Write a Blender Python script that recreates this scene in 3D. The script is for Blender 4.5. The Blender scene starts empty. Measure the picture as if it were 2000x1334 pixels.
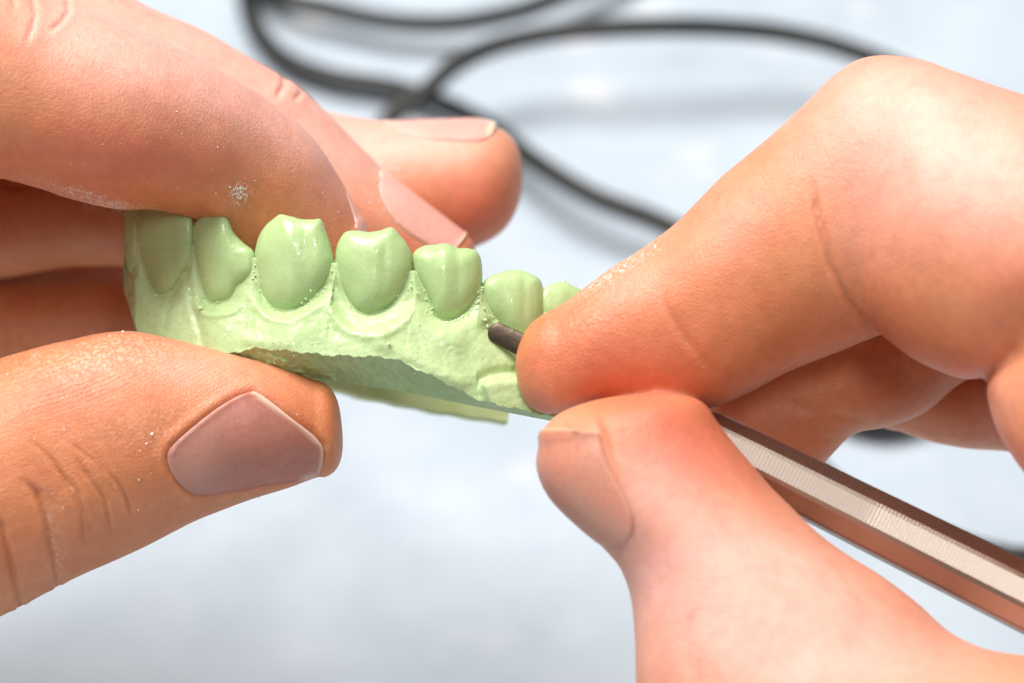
import bpy, bmesh, math, random
import numpy as np
from mathutils import Vector
from mathutils.bvhtree import BVHTree

random.seed(7)
rng = np.random.default_rng(7)
scene = bpy.context.scene
COL = scene.collection

# ------------------------------------------------------------------ space
# Measured on a plane 350 mm in front of the camera: 1 unit ("u") = 0.053 mm.
U = 0.053e-3
DU = 0.350 / U                     # distance camera -> subject plane, in u
PITCH = math.radians(40)
TABLE_DIST = 0.50                  # along the view axis
R_ = np.array([1.0, 0, 0])
F_ = np.array([0, math.cos(PITCH), -math.sin(PITCH)])
UP_ = np.array([0, math.sin(PITCH), math.cos(PITCH)])
CAM = np.array([0, 0, TABLE_DIST * math.sin(PITCH)])


def W(x, y, d=0.0):
    """place a point: x right, y down, d nearer to the viewer (units u)"""
    x = np.asarray(x, float); y = np.asarray(y, float); d = np.asarray(d, float)
    t = (DU - d) * U
    k = t / DU
    return CAM + F_ * t[..., None] + R_ * ((x - 1000) * k)[..., None] + UP_ * ((667 - y) * k)[..., None]


def measure(P):
    q = P - CAM
    t = q @ F_
    return 1000 + (q @ R_) / t * DU, 667 - (q @ UP_) / t * DU, DU - t / U


def on_table(x, y, h):
    """point at height h (m) over the table seen at x, y"""
    v = W(x, y, 0.0) - CAM
    return CAM + v * ((h - CAM[2]) / v[2])


# ------------------------------------------------------------------ helpers
def link(o, parent=None):
    COL.objects.link(o)
    if parent is not None:
        o.parent = parent
    return o


def tag(o, label=None, cat=None, group=None, kind=None):
    if label: o['label'] = label
    if cat: o['category'] = cat
    if group: o['group'] = group
    if kind: o['kind'] = kind
    return o


def mesh_obj(name, verts, faces, mat, parent=None, smooth=True):
    me = bpy.data.meshes.new(name)
    me.from_pydata([tuple(v) for v in verts], [], [tuple(f) for f in faces])
    me.update()
    bm = bmesh.new(); bm.from_mesh(me)
    bmesh.ops.recalc_face_normals(bm, faces=bm.faces)
    bm.to_mesh(me); bm.free()
    if smooth:
        me.polygons.foreach_set('use_smooth', [True] * len(me.polygons))
    if mat: me.materials.append(mat)
    o = bpy.data.objects.new(name, me)
    return link(o, parent)


def catmull(P, n):
    """resample control rows smoothly; P (k, m) -> (n, m)"""
    P = np.asarray(P, float); k = len(P)
    t = np.linspace(0, k - 1, n)
    i = np.clip(t.astype(int), 0, k - 2); f = (t - i)[:, None]
    p1 = P[i]; p2 = P[i + 1]
    p0 = np.where((i > 0)[:, None], P[np.maximum(i - 1, 0)], 2 * p1 - p2)
    p3 = np.where((i < k - 2)[:, None], P[np.minimum(i + 2, k - 1)], 2 * p2 - p1)
    return 0.5 * (2 * p1 + (p2 - p0) * f + (2 * p0 - 5 * p1 + 4 * p2 - p3) * f**2 + (3 * p1 - p0 - 3 * p2 + p3) * f**3)


def catmull_closed(P, n):
    P = np.asarray(P, float); k = len(P)
    t = np.arange(n) * k / n
    i = t.astype(int); f = (t - i)[:, None]
    p0, p1, p2, p3 = P[(i - 1) % k], P[i % k], P[(i + 1) % k], P[(i + 2) % k]
    return 0.5 * (2 * p1 + (p2 - p0) * f + (2 * p0 - 5 * p1 + 4 * p2 - p3) * f**2 + (3 * p1 - p0 - 3 * p2 + p3) * f**3)


class Tube:
    """A limb given by sections: (ux,uy, lx,ly, d, depth_radius); ends rounded over cap lengths."""
    def __init__(self, secs, cap=80, cap0=80, n=40, p=2.2, capdir=None):
        S = catmull(secs, n)
        self.A = S[:, 0:2]; self.B = S[:, 2:4]; self.d = S[:, 4]; self.r = S[:, 5]
        self.cap, self.cap0, self.p, self.n = cap, cap0, p, n
        C = (self.A + self.B) / 2
        self.C = C
        h = C[-1] - C[-3]; self.e1 = h / np.linalg.norm(h) if capdir is None else np.array(capdir, float)
        h = C[0] - C[2]; self.e0 = h / np.linalg.norm(h)
        self.dd = (self.d[-1] - self.d[-3]) / max(1e-6, np.linalg.norm(C[-1] - C[-3]))

    def ev(self, s, a, lift=0.0):
        """s in [0,1] body, s in (1,2] far cap, s in [-1,0) near cap; a angle (rad): 0 = first edge, 90deg = near side"""
        s = np.asarray(s, float); a = np.asarray(a, float)
        s, a = np.broadcast_arrays(s, a)
        sb = np.clip(s, 0, 1) * (self.n - 1)
        i = np.clip(sb.astype(int), 0, self.n - 2); f = (sb - i)[..., None]
        A = self.A[i] * (1 - f) + self.A[i + 1] * f
        B = self.B[i] * (1 - f) + self.B[i + 1] * f
        f = f[..., 0]
        d = self.d[i] * (1 - f) + self.d[i + 1] * f
        r = self.r[i] * (1 - f) + self.r[i + 1] * f
        C = (A + B) / 2; H = (A - B) / 2
        e = np.clip(s - 1, 0, 1) + np.clip(-s, 0, 1)
        sc = (1 - e ** self.p) ** (1 / self.p)
        off = np.where((s > 1)[..., None], self.e1 * self.cap * e[..., None], self.e0 * self.cap0 * e[..., None] * (s < 0)[..., None])
        C = C + off
        d = d + np.where(s > 1, self.dd * self.cap * e * 0.6, 0)
        hl = np.linalg.norm(H, axis=-1)
        k = (hl * sc + lift) / np.maximum(hl, 1e-6)
        q = 2.15
        ca, sa = np.cos(a), np.sin(a)
        m = (np.abs(ca) ** q + np.abs(sa) ** q) ** (-1 / q)
        x = C + H * (k * ca * m)[..., None]
        return W(x[..., 0], x[..., 1], d + (r * sc + lift) * sa * m)

    def mesh(self, na=48, nc=14):
        ec = 1 - np.cos(np.linspace(0, math.pi / 2, nc))[::-1]
        ec = np.sin(np.linspace(0, math.pi / 2, nc))
        s = np.concatenate([-ec[::-1][:-1], np.linspace(0, 1, self.n * 2), 1 + ec[1:]])
        s[0] = -0.9995; s[-1] = 1.9995
        a = np.linspace(0, 2 * math.pi, na, endpoint=False)
        V = self.ev(s[:, None], a[None, :])
        m = len(s)
        V = V.reshape(-1, 3)
        F = []
        for i in range(m - 1):
            for j in range(na):
                k = (j + 1) % na
                F.append((i * na + j, i * na + k, (i + 1) * na + k, (i + 1) * na + j))
        F.append(tuple(range(na))); F.append(tuple((m - 1) * na + j for j in range(na)))
        return V, F


def remeshed(name, parts, voxel, smooth_iter, smooth_fac=0.5):
    """union of closed shells as one continuous skin"""
    V = []; F = []; o = 0
    for v, f in parts:
        V.append(v); F += [tuple(i + o for i in t) for t in f]; o += len(v)
    ob = mesh_obj(name, np.concatenate(V), F, None)
    m = ob.modifiers.new('r', 'REMESH'); m.mode = 'VOXEL'; m.voxel_size = voxel
    if smooth_iter:
        m = ob.modifiers.new('s', 'SMOOTH'); m.factor = smooth_fac; m.iterations = smooth_iter
    dg = bpy.context.evaluated_depsgraph_get()
    me = bpy.data.meshes.new_from_object(ob.evaluated_get(dg))
    bpy.data.objects.remove(ob)
    me.name = name
    return me


def get_co(me):
    a = np.empty(len(me.vertices) * 3, np.float32); me.vertices.foreach_get('co', a)
    return a.reshape(-1, 3).astype(float)


def get_no(me):
    a = np.empty(len(me.vertices) * 3, np.float32); me.vertices.foreach_get('normal', a)
    return a.reshape(-1, 3).astype(float)


def set_co(me, c):
    me.vertices.foreach_set('co', c.astype(np.float32).ravel()); me.update()


def seg_dist(x, y, pts):
    """distance to a polyline and how far along it (0..1)"""
    best = np.full(x.shape, 1e9); al = np.zeros(x.shape)
    L = [0.0]
    for a, b in zip(pts[:-1], pts[1:]): L.append(L[-1] + math.hypot(b[0] - a[0], b[1] - a[1]))
    for k, (a, b) in enumerate(zip(pts[:-1], pts[1:])):
        dx, dy = b[0] - a[0], b[1] - a[1]
        t = np.clip(((x - a[0]) * dx + (y - a[1]) * dy) / (dx * dx + dy * dy), 0, 1)
        q = np.hypot(x - a[0] - t * dx, y - a[1] - t * dy)
        m = q < best
        best[m] = q[m]; al[m] = ((L[k] + t * (L[k + 1] - L[k])) / L[-1])[m]
    return best, al


def poly_sd(x, y, poly):
    """signed distance, negative inside"""
    P = [tuple(p) for p in poly]
    best, _ = seg_dist(x, y, P + [P[0]])
    inside = np.zeros(x.shape, bool)
    for a, b in zip(P, P[1:] + P[:1]):
        c = (a[1] > y) != (b[1] > y)
        with np.errstate(divide='ignore', invalid='ignore'):
            xi = (b[0] - a[0]) * (y - a[1]) / (b[1] - a[1] + 1e-12) + a[0]
        inside ^= c & (x < xi)
    return np.where(inside, -best, best)


_ph = rng.uniform(0, 6.28, (8, 24)); _dr = rng.normal(size=(8, 24, 3))
_dr /= np.linalg.norm(_dr, axis=2, keepdims=True)


def lumps(P, size, k=0):
    """smooth irregular field, about -1..1, feature size in metres"""
    s = np.zeros(len(P))
    for i in range(24):
        f = 2 * math.pi / size * (0.6 + 0.9 * ((i * 7) % 24) / 24)
        s += np.sin(P @ _dr[k, i] * f + _ph[k, i])
    return s / 5.0


# ------------------------------------------------------------------ materials
def new_mat(name):
    m = bpy.data.materials.new(name); m.use_nodes = True
    nt = m.node_tree; nt.nodes.clear()
    out = nt.nodes.new('ShaderNodeOutputMaterial')
    b = nt.nodes.new('ShaderNodeBsdfPrincipled')
    nt.links.new(b.outputs[0], out.inputs[0])
    return m, nt, b


def N(nt, typ, **kw):
    n = nt.nodes.new(typ)
    for k, v in kw.items():
        if k in n.inputs: n.inputs[k].default_value = v
        else: setattr(n, k, v)
    return n


def mixc(nt, fac, a, b, blend='MIX'):
    n = nt.nodes.new('ShaderNodeMix'); n.data_type = 'RGBA'; n.blend_type = blend
    for sock, v in ((n.inputs[0], fac), (n.inputs[6], a), (n.inputs[7], b)):
        if hasattr(v, 'links') or isinstance(v, bpy.types.NodeSocket): nt.links.new(v, sock)
        else: sock.default_value = v
    return n.outputs[2]


def ramp(nt, src, stops):
    r = nt.nodes.new('ShaderNodeValToRGB')
    r.color_ramp.elements[0].position = stops[0][0]; r.color_ramp.elements[0].color = stops[0][1]
    r.color_ramp.elements[1].position = stops[-1][0]; r.color_ramp.elements[1].color = stops[-1][1]
    for p, c in stops[1:-1]:
        e = r.color_ramp.elements.new(p); e.color = c
    nt.links.new(src, r.inputs[0])
    return r.outputs[0]


def g(v): return (v, v, v, 1)


def skin_material():
    m, nt, b = new_mat('skin')
    L = nt.links
    tc = N(nt, 'ShaderNodeTexCoord')
    at = N(nt, 'ShaderNodeAttribute', attribute_name='flush')
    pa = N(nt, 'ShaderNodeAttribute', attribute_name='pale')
    ri = N(nt, 'ShaderNodeAttribute', attribute_name='ridges')
    n1 = N(nt, 'ShaderNodeTexNoise', Scale=160.0, Detail=4.0)
    L.new(tc.outputs['Object'], n1.inputs['Vector'])
    n2 = N(nt, 'ShaderNodeTexNoise', Scale=900.0, Detail=4.0)
    L.new(tc.outputs['Object'], n2.inputs['Vector'])
    mott = ramp(nt, n1.outputs[0], [(0.35, (0.66, 0.238, 0.100, 1)), (0.65, (0.71, 0.29, 0.135, 1))])
    c = mixc(nt, at.outputs['Fac'], mott, (0.66, 0.155, 0.09, 1))  # blood flush; on the left index also warm shade painted in
    c = mixc(nt, pa.outputs['Fac'], c, (0.87, 0.455, 0.375, 1))  # paler dorsal skin, with the lit tops painted into the colour
    n7 = N(nt, 'ShaderNodeTexNoise', Scale=330.0, Detail=3.0); L.new(tc.outputs['Object'], n7.inputs['Vector'])
    c = mixc(nt, ramp(nt, n7.outputs[0], [(0.50, g(0)), (0.72, g(0.18))]), c, (0.68, 0.18, 0.11, 1))
    ck = N(nt, 'ShaderNodeAttribute', attribute_name='chalk')
    n8 = N(nt, 'ShaderNodeTexNoise', Scale=2600.0, Detail=4.0); L.new(tc.outputs['Object'], n8.inputs['Vector'])
    cm = N(nt, 'ShaderNodeMath', operation='MULTIPLY'); L.new(ramp(nt, n8.outputs[0], [(0.48, g(0)), (0.62, g(1))]), cm.inputs[0]); L.new(ck.outputs['Fac'], cm.inputs[1])
    c = mixc(nt, cm.outputs[0], c, (0.85, 0.78, 0.70, 1))
    sp = ramp(nt, n2.outputs[0], [(0.3, g(0.88)), (0.7, g(1.0))])
    c = mixc(nt, 1.0, c, sp, 'MULTIPLY')
    L.new(c, b.inputs['Base Color'])
    b.inputs['Subsurface Weight'].default_value = 0.5
    b.inputs['Subsurface Radius'].default_value = (1.0, 0.36, 0.18)
    b.inputs['Subsurface Scale'].default_value = 0.0022
    b.inputs['Roughness'].default_value = 0.46
    b.inputs['Specular IOR Level'].default_value = 0.5
    # fine skin relief: little cells plus fingerprint-like ridges where the attribute says so
    vo = N(nt, 'ShaderNodeTexVoronoi', Scale=2100.0); vo.feature = 'DISTANCE_TO_EDGE'
    wv = N(nt, 'ShaderNodeTexNoise', Scale=500.0, Detail=2.0)
    L.new(tc.outputs['Object'], wv.inputs['Vector'])
    wm = mixc(nt, 0.0012, tc.outputs['Object'], wv.outputs['Color'], 'ADD')
    L.new(wm, vo.inputs['Vector'])
    vr = ramp(nt, vo.outputs['Distance'], [(0.0, g(0)), (0.22, g(1))])
    ru = N(nt, 'ShaderNodeAttribute', attribute_name='ridge_u')
    wn = N(nt, 'ShaderNodeTexNoise', Scale=260.0, Detail=2.0); L.new(tc.outputs['Object'], wn.inputs['Vector'])
    ma = N(nt, 'ShaderNodeMath', operation='MULTIPLY_ADD'); L.new(wn.outputs[0], ma.inputs[0]); ma.inputs[1].default_value = 7.0; L.new(ru.outputs['Fac'], ma.inputs[2])
    wave = N(nt, 'ShaderNodeMath', operation='SINE'); L.new(ma.outputs[0], wave.inputs[0])
    bp1 = N(nt, 'ShaderNodeBump', Strength=0.28, Distance=0.00010)
    L.new(vr, bp1.inputs['Height'])
    ms = N(nt, 'ShaderNodeMath', operation='MULTIPLY'); L.new(wave.outputs[0], ms.inputs[0]); L.new(ri.outputs['Fac'], ms.inputs[1])
    bp2 = N(nt, 'ShaderNodeBump', Strength=0.35, Distance=0.00005)
    L.new(ms.outputs[0], bp2.inputs['Height']); L.new(bp1.outputs[0], bp2.inputs['Normal'])
    n3 = N(nt, 'ShaderNodeTexNoise', Scale=3500.0, Detail=3.0); L.new(tc.outputs['Object'], n3.inputs['Vector'])
    bp3 = N(nt, 'ShaderNodeBump', Strength=0.35, Distance=0.0001)
    L.new(n3.outputs[0], bp3.inputs['Height']); L.new(bp2.outputs[0], bp3.inputs['Normal'])
    L.new(bp3.outputs[0], b.inputs['Normal'])
    return m


def nail_material(name, col, rim, rough=0.3):
    m, nt, b = new_mat(name)
    L = nt.links
    at = N(nt, 'ShaderNodeAttribute', attribute_name='rim')
    lu = N(nt, 'ShaderNodeAttribute', attribute_name='lunula')
    tc0 = N(nt, 'ShaderNodeTexCoord')
    nn = N(nt, 'ShaderNodeTexNoise', Scale=110.0, Detail=3.0); L.new(tc0.outputs['Object'], nn.inputs['Vector'])
    f = ramp(nt, nn.outputs[0], [(0.38, g(0)), (0.62, g(1))])
    c0 = mixc(nt, f, col, (col[0] * 1.08, col[1] * 0.92, col[2] * 0.92, 1))
    ns = N(nt, 'ShaderNodeTexNoise', Scale=1800.0, Detail=3.0); L.new(tc0.outputs['Object'], ns.inputs['Vector'])
    c0 = mixc(nt, 1.0, c0, ramp(nt, ns.outputs[0], [(0.3, g(0.86)), (0.7, g(1.0))]), 'MULTIPLY')
    c = mixc(nt, lu.outputs['Fac'], c0, tuple(min(1, x * 1.05 + 0.05) for x in col[:3]) + (1,))
    c = mixc(nt, at.outputs['Fac'], c, rim)
    L.new(c, b.inputs['Base Color'])
    b.inputs['Roughness'].default_value = rough
    b.inputs['Specular IOR Level'].default_value = 0.4
    b.inputs['Subsurface Weight'].default_value = 0.3
    b.inputs['Subsurface Radius'].default_value = (1, 0.5, 0.4)
    b.inputs['Subsurface Scale'].default_value = 0.0010
    tc = N(nt, 'ShaderNodeTexCoord')
    n = N(nt, 'ShaderNodeTexNoise', Scale=1100.0, Detail=5.0)
    L.new(tc.outputs['Object'], n.inputs['Vector'])
    bp = N(nt, 'ShaderNodeBump', Strength=0.45, Distance=0.0001)
    L.new(n.outputs[0], bp.inputs['Height']); L.new(bp.outputs[0], b.inputs['Normal'])
    return m


def plaster_material(name, c1, c2, bump=0.25, rough=0.38, grain=900.0, sss=0.25):
    m, nt, b = new_mat(name)
    L = nt.links
    tc = N(nt, 'ShaderNodeTexCoord')
    n1 = N(nt, 'ShaderNodeTexNoise', Scale=170.0, Detail=5.0, Roughness=0.6)
    L.new(tc.outputs['Object'], n1.inputs['Vector'])
    c = ramp(nt, n1.outputs[0], [(0.35, c1), (0.68, c2)])
    L.new(c, b.inputs['Base Color'])
    n2 = N(nt, 'ShaderNodeTexNoise', Scale=1300.0, Detail=3.0)
    L.new(tc.outputs['Object'], n2.inputs['Vector'])
    rr = ramp(nt, n2.outputs[0], [(0.40, g(rough - 0.2)), (0.60, g(rough + 0.2))])
    L.new(rr, b.inputs['Roughness'])
    n3 = N(nt, 'ShaderNodeTexNoise', Scale=grain, Detail=6.0, Roughness=0.62)
    L.new(tc.outputs['Object'], n3.inputs['Vector'])
    bp = N(nt, 'ShaderNodeBump', Strength=bump, Distance=0.0004)
    L.new(n3.outputs[0], bp.inputs['Height'])
    n4 = N(nt, 'ShaderNodeTexNoise', Scale=2600.0, Detail=3.0)
    L.new(tc.outputs['Object'], n4.inputs['Vector'])
    bp2 = N(nt, 'ShaderNodeBump', Strength=min(1, bump * 2), Distance=0.00012)
    L.new(n4.outputs[0], bp2.inputs['Height']); L.new(bp.outputs[0], bp2.inputs['Normal'])
    L.new(bp2.outputs[0], b.inputs['Normal'])
    b.inputs['Subsurface Weight'].default_value = sss
    b.inputs['Subsurface Radius'].default_value = (0.6, 1.0, 0.4)
    b.inputs['Subsurface Scale'].default_value = 0.0008
    b.inputs['Specular IOR Level'].default_value = 0.5
    return m


M_SKIN = skin_material()
M_NAIL = nail_material('nail', (0.47, 0.215, 0.165, 1), (0.80, 0.60, 0.48, 1), 0.30)
M_NAILW = nail_material('warm_nail', (0.61, 0.285, 0.20, 1), (0.66, 0.40, 0.26, 1), 0.38)
M_NAILP = nail_material('pale_nail', (0.80, 0.42, 0.36, 1), (0.88, 0.62, 0.48, 1), 0.3)
M_TOOTH = plaster_material('tooth_plaster', (0.41, 0.575, 0.265, 1), (0.45, 0.61, 0.30, 1), 0.12, 0.30, 420.0)
M_GUM = plaster_material('gum_plaster', (0.42, 0.57, 0.275, 1), (0.48, 0.625, 0.33, 1), 0.22, 0.36, 420.0)
M_CUT = plaster_material('cut_plaster', (0.38, 0.56, 0.24, 1), (0.48, 0.64, 0.33, 1), 0.9, 0.6, 700.0)
M_FAR = plaster_material('base_plaster', (0.50, 0.60, 0.27, 1), (0.62, 0.70, 0.38, 1), 0.3, 0.6)
m, nt, b = new_mat('crumb_plaster'); M_CRUMB = m
b.inputs['Base Color'].default_value = (0.62, 0.76, 0.46, 1); b.inputs['Roughness'].default_value = 0.6

m, nt, b = new_mat('white_dust'); M_DUST = m
b.inputs['Base Color'].default_value = (0.85, 0.84, 0.80, 1); b.inputs['Roughness'].default_value = 0.5

m, nt, b = new_mat('brushed_metal'); M_METAL = m
b.inputs['Metallic'].default_value = 1.0; b.inputs['Base Color'].default_value = (0.44, 0.37, 0.325, 1)
b.inputs['Roughness'].default_value = 0.30
tc = N(nt, 'ShaderNodeTexCoord'); n = N(nt, 'ShaderNodeTexNoise', Scale=1500.0, Detail=3.0)
nt.links.new(tc.outputs['Object'], n.inputs['Vector'])
nt.links.new(ramp(nt, n.outputs[0], [(0.2, g(0.33)), (0.8, g(0.35))]), b.inputs['Roughness'])

m, nt, b = new_mat('dark_metal'); M_BLADE = m
b.inputs['Metallic'].default_value = 0.8; b.inputs['Base Color'].default_value = (0.10, 0.075, 0.055, 1)
b.inputs['Roughness'].default_value = 0.42
tc = N(nt, 'ShaderNodeTexCoord'); n = N(nt, 'ShaderNodeTexNoise', Scale=1200.0, Detail=4.0)
nt.links.new(tc.outputs['Object'], n.inputs['Vector'])
bp = N(nt, 'ShaderNodeBump', Strength=0.3, Distance=0.0002); nt.links.new(n.outputs[0], bp.inputs['Height']); nt.links.new(bp.outputs[0], b.inputs['Normal'])

m, nt, b = new_mat('black_rubber'); M_CABLE = m
b.inputs['Base Color'].default_value = (0.012, 0.013, 0.0125, 1); b.inputs['Roughness'].default_value = 0.5

m, nt, b = new_mat('pale_blue_cloth'); M_TABLE = m
tc = N(nt, 'ShaderNodeTexCoord')
n = N(nt, 'ShaderNodeTexNoise', Scale=45.0, Detail=6.0, Roughness=0.6); nt.links.new(tc.outputs['Object'], n.inputs['Vector'])
c = ramp(nt, n.outputs[0], [(0.3, (0.39, 0.465, 0.545, 1)), (0.7, (0.485, 0.56, 0.645, 1))])
vo = N(nt, 'ShaderNodeTexVoronoi', Scale=60.0)
nd = N(nt, 'ShaderNodeTexNoise', Scale=180.0, Detail=3.0); nt.links.new(tc.outputs['Object'], nd.inputs['Vector'])
nt.links.new(mixc(nt, 0.012, tc.outputs['Object'], nd.outputs['Color'], 'ADD'), vo.inputs['Vector'])
n5 = N(nt, 'ShaderNodeTexNoise', Scale=14.0, Detail=2.0); nt.links.new(tc.outputs['Object'], n5.inputs['Vector'])
spot = ramp(nt, vo.outputs['Distance'], [(0.03, g(0.9)), (0.30, g(0))])
msk = ramp(nt, n5.outputs[0], [(0.44, g(0)), (0.58, g(1))])
mm = N(nt, 'ShaderNodeMath', operation='MULTIPLY'); nt.links.new(spot, mm.inputs[0]); nt.links.new(msk, mm.inputs[1])
c = mixc(nt, mm.outputs[0], c, (0.68, 0.69, 0.72, 1))
nt.links.new(c, b.inputs['Base Color']); b.inputs['Roughness'].default_value = 0.6
n6 = N(nt, 'ShaderNodeTexNoise', Scale=60.0, Detail=5.0); nt.links.new(tc.outputs['Object'], n6.inputs['Vector'])
bp = N(nt, 'ShaderNodeBump', Strength=0.5, Distance=0.002); nt.links.new(n6.outputs[0], bp.inputs['Height']); nt.links.new(bp.outputs[0], b.inputs['Normal'])

# ------------------------------------------------------------------ tabletop (setting)
nx = 120
gx, gy = np.meshgrid(np.linspace(-1.2, 1.2, nx), np.linspace(-0.8, 1.6, nx))
P = np.stack([gx.ravel(), gy.ravel(), np.zeros(nx * nx)], 1)
P[:, 2] = lumps(P, 0.12, 1) * 0.0006 - 0.001
Ft = [(j * nx + i, j * nx + i + 1, (j + 1) * nx + i + 1, (j + 1) * nx + i) for j in range(nx - 1) for i in range(nx - 1)]
tag(mesh_obj('tabletop', P, Ft, M_TABLE), 'pale blue tabletop covering with soft whitish blotches', 'tabletop', kind='structure')


# ------------------------------------------------------------------ cables
def tube_along(name, pts, rad, mat, parent=None, na=14):
    pts = np.asarray(pts)
    T = np.gradient(pts, axis=0); T /= np.linalg.norm(T, axis=1, keepdims=True)
    up = np.array([0, 0, 1.0])
    S = np.cross(T, up); S /= np.linalg.norm(S, axis=1, keepdims=True)
    Q = np.cross(S, T)
    a = np.linspace(0, 2 * math.pi, na, endpoint=False)
    V = pts[:, None, :] + rad * (np.cos(a)[None, :, None] * S[:, None, :] + np.sin(a)[None, :, None] * Q[:, None, :])
    n = len(pts)
    F = [(i * na + j, i * na + (j + 1) % na, (i + 1) * na + (j + 1) % na, (i + 1) * na + j) for i in range(n - 1) for j in range(na)]
    F += [tuple(range(na)), tuple((n - 1) * na + j for j in range(na))]
    return mesh_obj(name, V.reshape(-1, 3), F, mat, parent)


def cable(pts, label):
    P = np.array([on_table(x, y, h * 1e-3) for x, y, h in pts])
    c = tube_along('cable', catmull(P, len(pts) * 14), 0.00165, M_CABLE)
    tag(c, label, 'cable', 'black cables looped on the table behind the hands')


cable([(1500, -260, 2), (1250, -80, 3), (1080, -2, 4), (990, 28, 4), (880, 46, 4), (760, 42, 4), (640, 18, 4), (540, -8, 3.5), (500, -60, 3), (490, -90, 2), (478, -50, 2), (484, 10, 2), (505, 65, 2),
       (560, 118, 2), (650, 152, 2), (760, 170, 2), (850, 198, 3), (950, 245, 5), (1050, 320, 7), (1160, 385, 7), (1300, 440, 6), (1440, 520, 4), (1500, 640, 3), (1530, 760, 2), (1560, 870, 2),
       (1640, 955, 2), (1760, 1015, 2), (1870, 1062, 2), (1970, 1088, 2), (2080, 1100, 2), (2300, 1180, 2)],
      'black cable winding from the top edge down behind the middle fingertip and the right hand')
cable([(-300, 700, 2), (0, 620, 2), (350, 520, 2), (600, 390, 3), (720, 280, 5), (770, 225, 7), (830, 180, 9), (885, 130, 11), (960, 92, 12), (1060, 68, 13), (1180, 56, 14), (1300, 52, 14), (1420, 55, 13), (1540, 68, 12), (1660, 98, 11),
       (1800, 160, 9), (1960, 300, 6), (2040, 480, 4), (2000, 650, 3), (1880, 770, 2), (1780, 818, 2), (1700, 826, 2), (1600, 790, 2), (1450, 700, 2)],
      'black cable arching in one wide loop over to the right knuckle')

# ------------------------------------------------------------------ hands
CAMT = CAM  # viewer position


def ray_hit(bvh, x, y):
    o = Vector(CAM); d = Vector(W(x, y, 0) - CAM).normalized()
    return bvh.ray_cast(o, d)


def facing(me, P, Nn):
    v = CAM - P; v /= np.linalg.norm(v, axis=1, keepdims=True)
    return (Nn * v).sum(1)


def laplace(me, P, w, it):
    ed = np.empty(len(me.edges) * 2, np.int32); me.edges.foreach_get('vertices', ed); ed = ed.reshape(-1, 2)
    keep = (w[ed[:, 0]] > 0.01) | (w[ed[:, 1]] > 0.01); ed = ed[keep]
    cnt = np.bincount(ed.ravel(), minlength=len(P)).astype(float); w = np.where((cnt > 0) & (w > 0.01), w, 0); cnt[cnt == 0] = 1
    for _ in range(it):
        S = np.stack([np.bincount(ed[:, 0], P[ed[:, 1], k], len(P)) + np.bincount(ed[:, 1], P[ed[:, 0], k], len(P)) for k in range(3)], 1) / cnt[:, None]
        P = P + (w[:, None] * 0.6) * (S - P)
    return P


def make_hand(name, tubes, creases, nails_cut, flush, pale, ridges, voxel=0.00032, smooth=7, blend=(), chalk=()):
    me = remeshed(name, [t.mesh() for t in tubes], voxel, smooth)
    P = get_co(me); Nn = get_no(me)
    x, y, d = measure(P)
    if blend:
        w = np.zeros(len(P))
        for bx, by, rx, ry, dmin in blend:
            w = np.maximum(w, np.clip(1.6 * np.exp(-((x - bx) / rx) ** 2 - ((y - by) / ry) ** 2), 0, 1) * (d > dmin))
        P = laplace(me, P, w, 120); set_co(me, P); Nn = get_no(me)
        x, y, d = measure(P)
    fc = facing(me, P, Nn)
    disp = np.zeros(len(P))
    for c in creases:
        pts, wid, dep = c[0], c[1], c[2]
        dr = c[3] if len(c) > 3 else (-1e9, 1e9)
        q, al = seg_dist(x, y, pts)
        taper = np.clip(np.minimum(al, 1 - al) * 5 + 0.15, 0, 1)
        mm = (fc > -0.1) & (d > dr[0]) & (d < dr[1])
        disp -= np.where(mm, dep * taper * (np.exp(-(q / wid) ** 2) - 0.18 * np.exp(-((q - 2.3 * wid) / (1.4 * wid)) ** 2)), 0)
    for poly in nails_cut:
        sd = poly_sd(x, y, poly)
        mm = fc > -0.1
        disp += np.where(mm, -4.5 / (1 + np.exp(np.clip(sd / 2.2, -30, 30))) + 4.0 * np.exp(-((sd - 12) / 11) ** 2), 0)
    disp += 0.5 * lumps(P, 0.005, 2) + 1.2 * lumps(P, 0.013, 3)
    P = P + Nn * (disp * U)[:, None]
    set_co(me, P)
    me.polygons.foreach_set('use_smooth', [True] * len(me.polygons))
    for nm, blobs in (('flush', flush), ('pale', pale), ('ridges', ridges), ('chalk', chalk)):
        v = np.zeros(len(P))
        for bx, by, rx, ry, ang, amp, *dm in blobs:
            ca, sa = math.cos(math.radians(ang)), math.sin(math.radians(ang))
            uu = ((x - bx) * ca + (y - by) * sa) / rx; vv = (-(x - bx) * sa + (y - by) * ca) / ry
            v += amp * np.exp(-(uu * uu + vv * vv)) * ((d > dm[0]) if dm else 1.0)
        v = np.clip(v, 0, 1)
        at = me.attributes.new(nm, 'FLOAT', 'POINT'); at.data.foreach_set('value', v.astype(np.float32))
    ru = np.where(y > 600, y + 0.42 * x + 0.0004 * (x - 200) ** 2, x * 1.0 - 0.35 * y + 0.0006 * (y - 350) ** 2) * (2 * math.pi / 9.5)
    at = me.attributes.new('ridge_u', 'FLOAT', 'POINT'); at.data.foreach_set('value', ru.astype(np.float32))
    me.materials.append(M_SKIN)
    o = link(bpy.data.objects.new(name, me))
    bvh = BVHTree.FromPolygons([Vector(p) for p in P], [tuple(p.vertices) for p in me.polygons])
    return o, bvh


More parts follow.
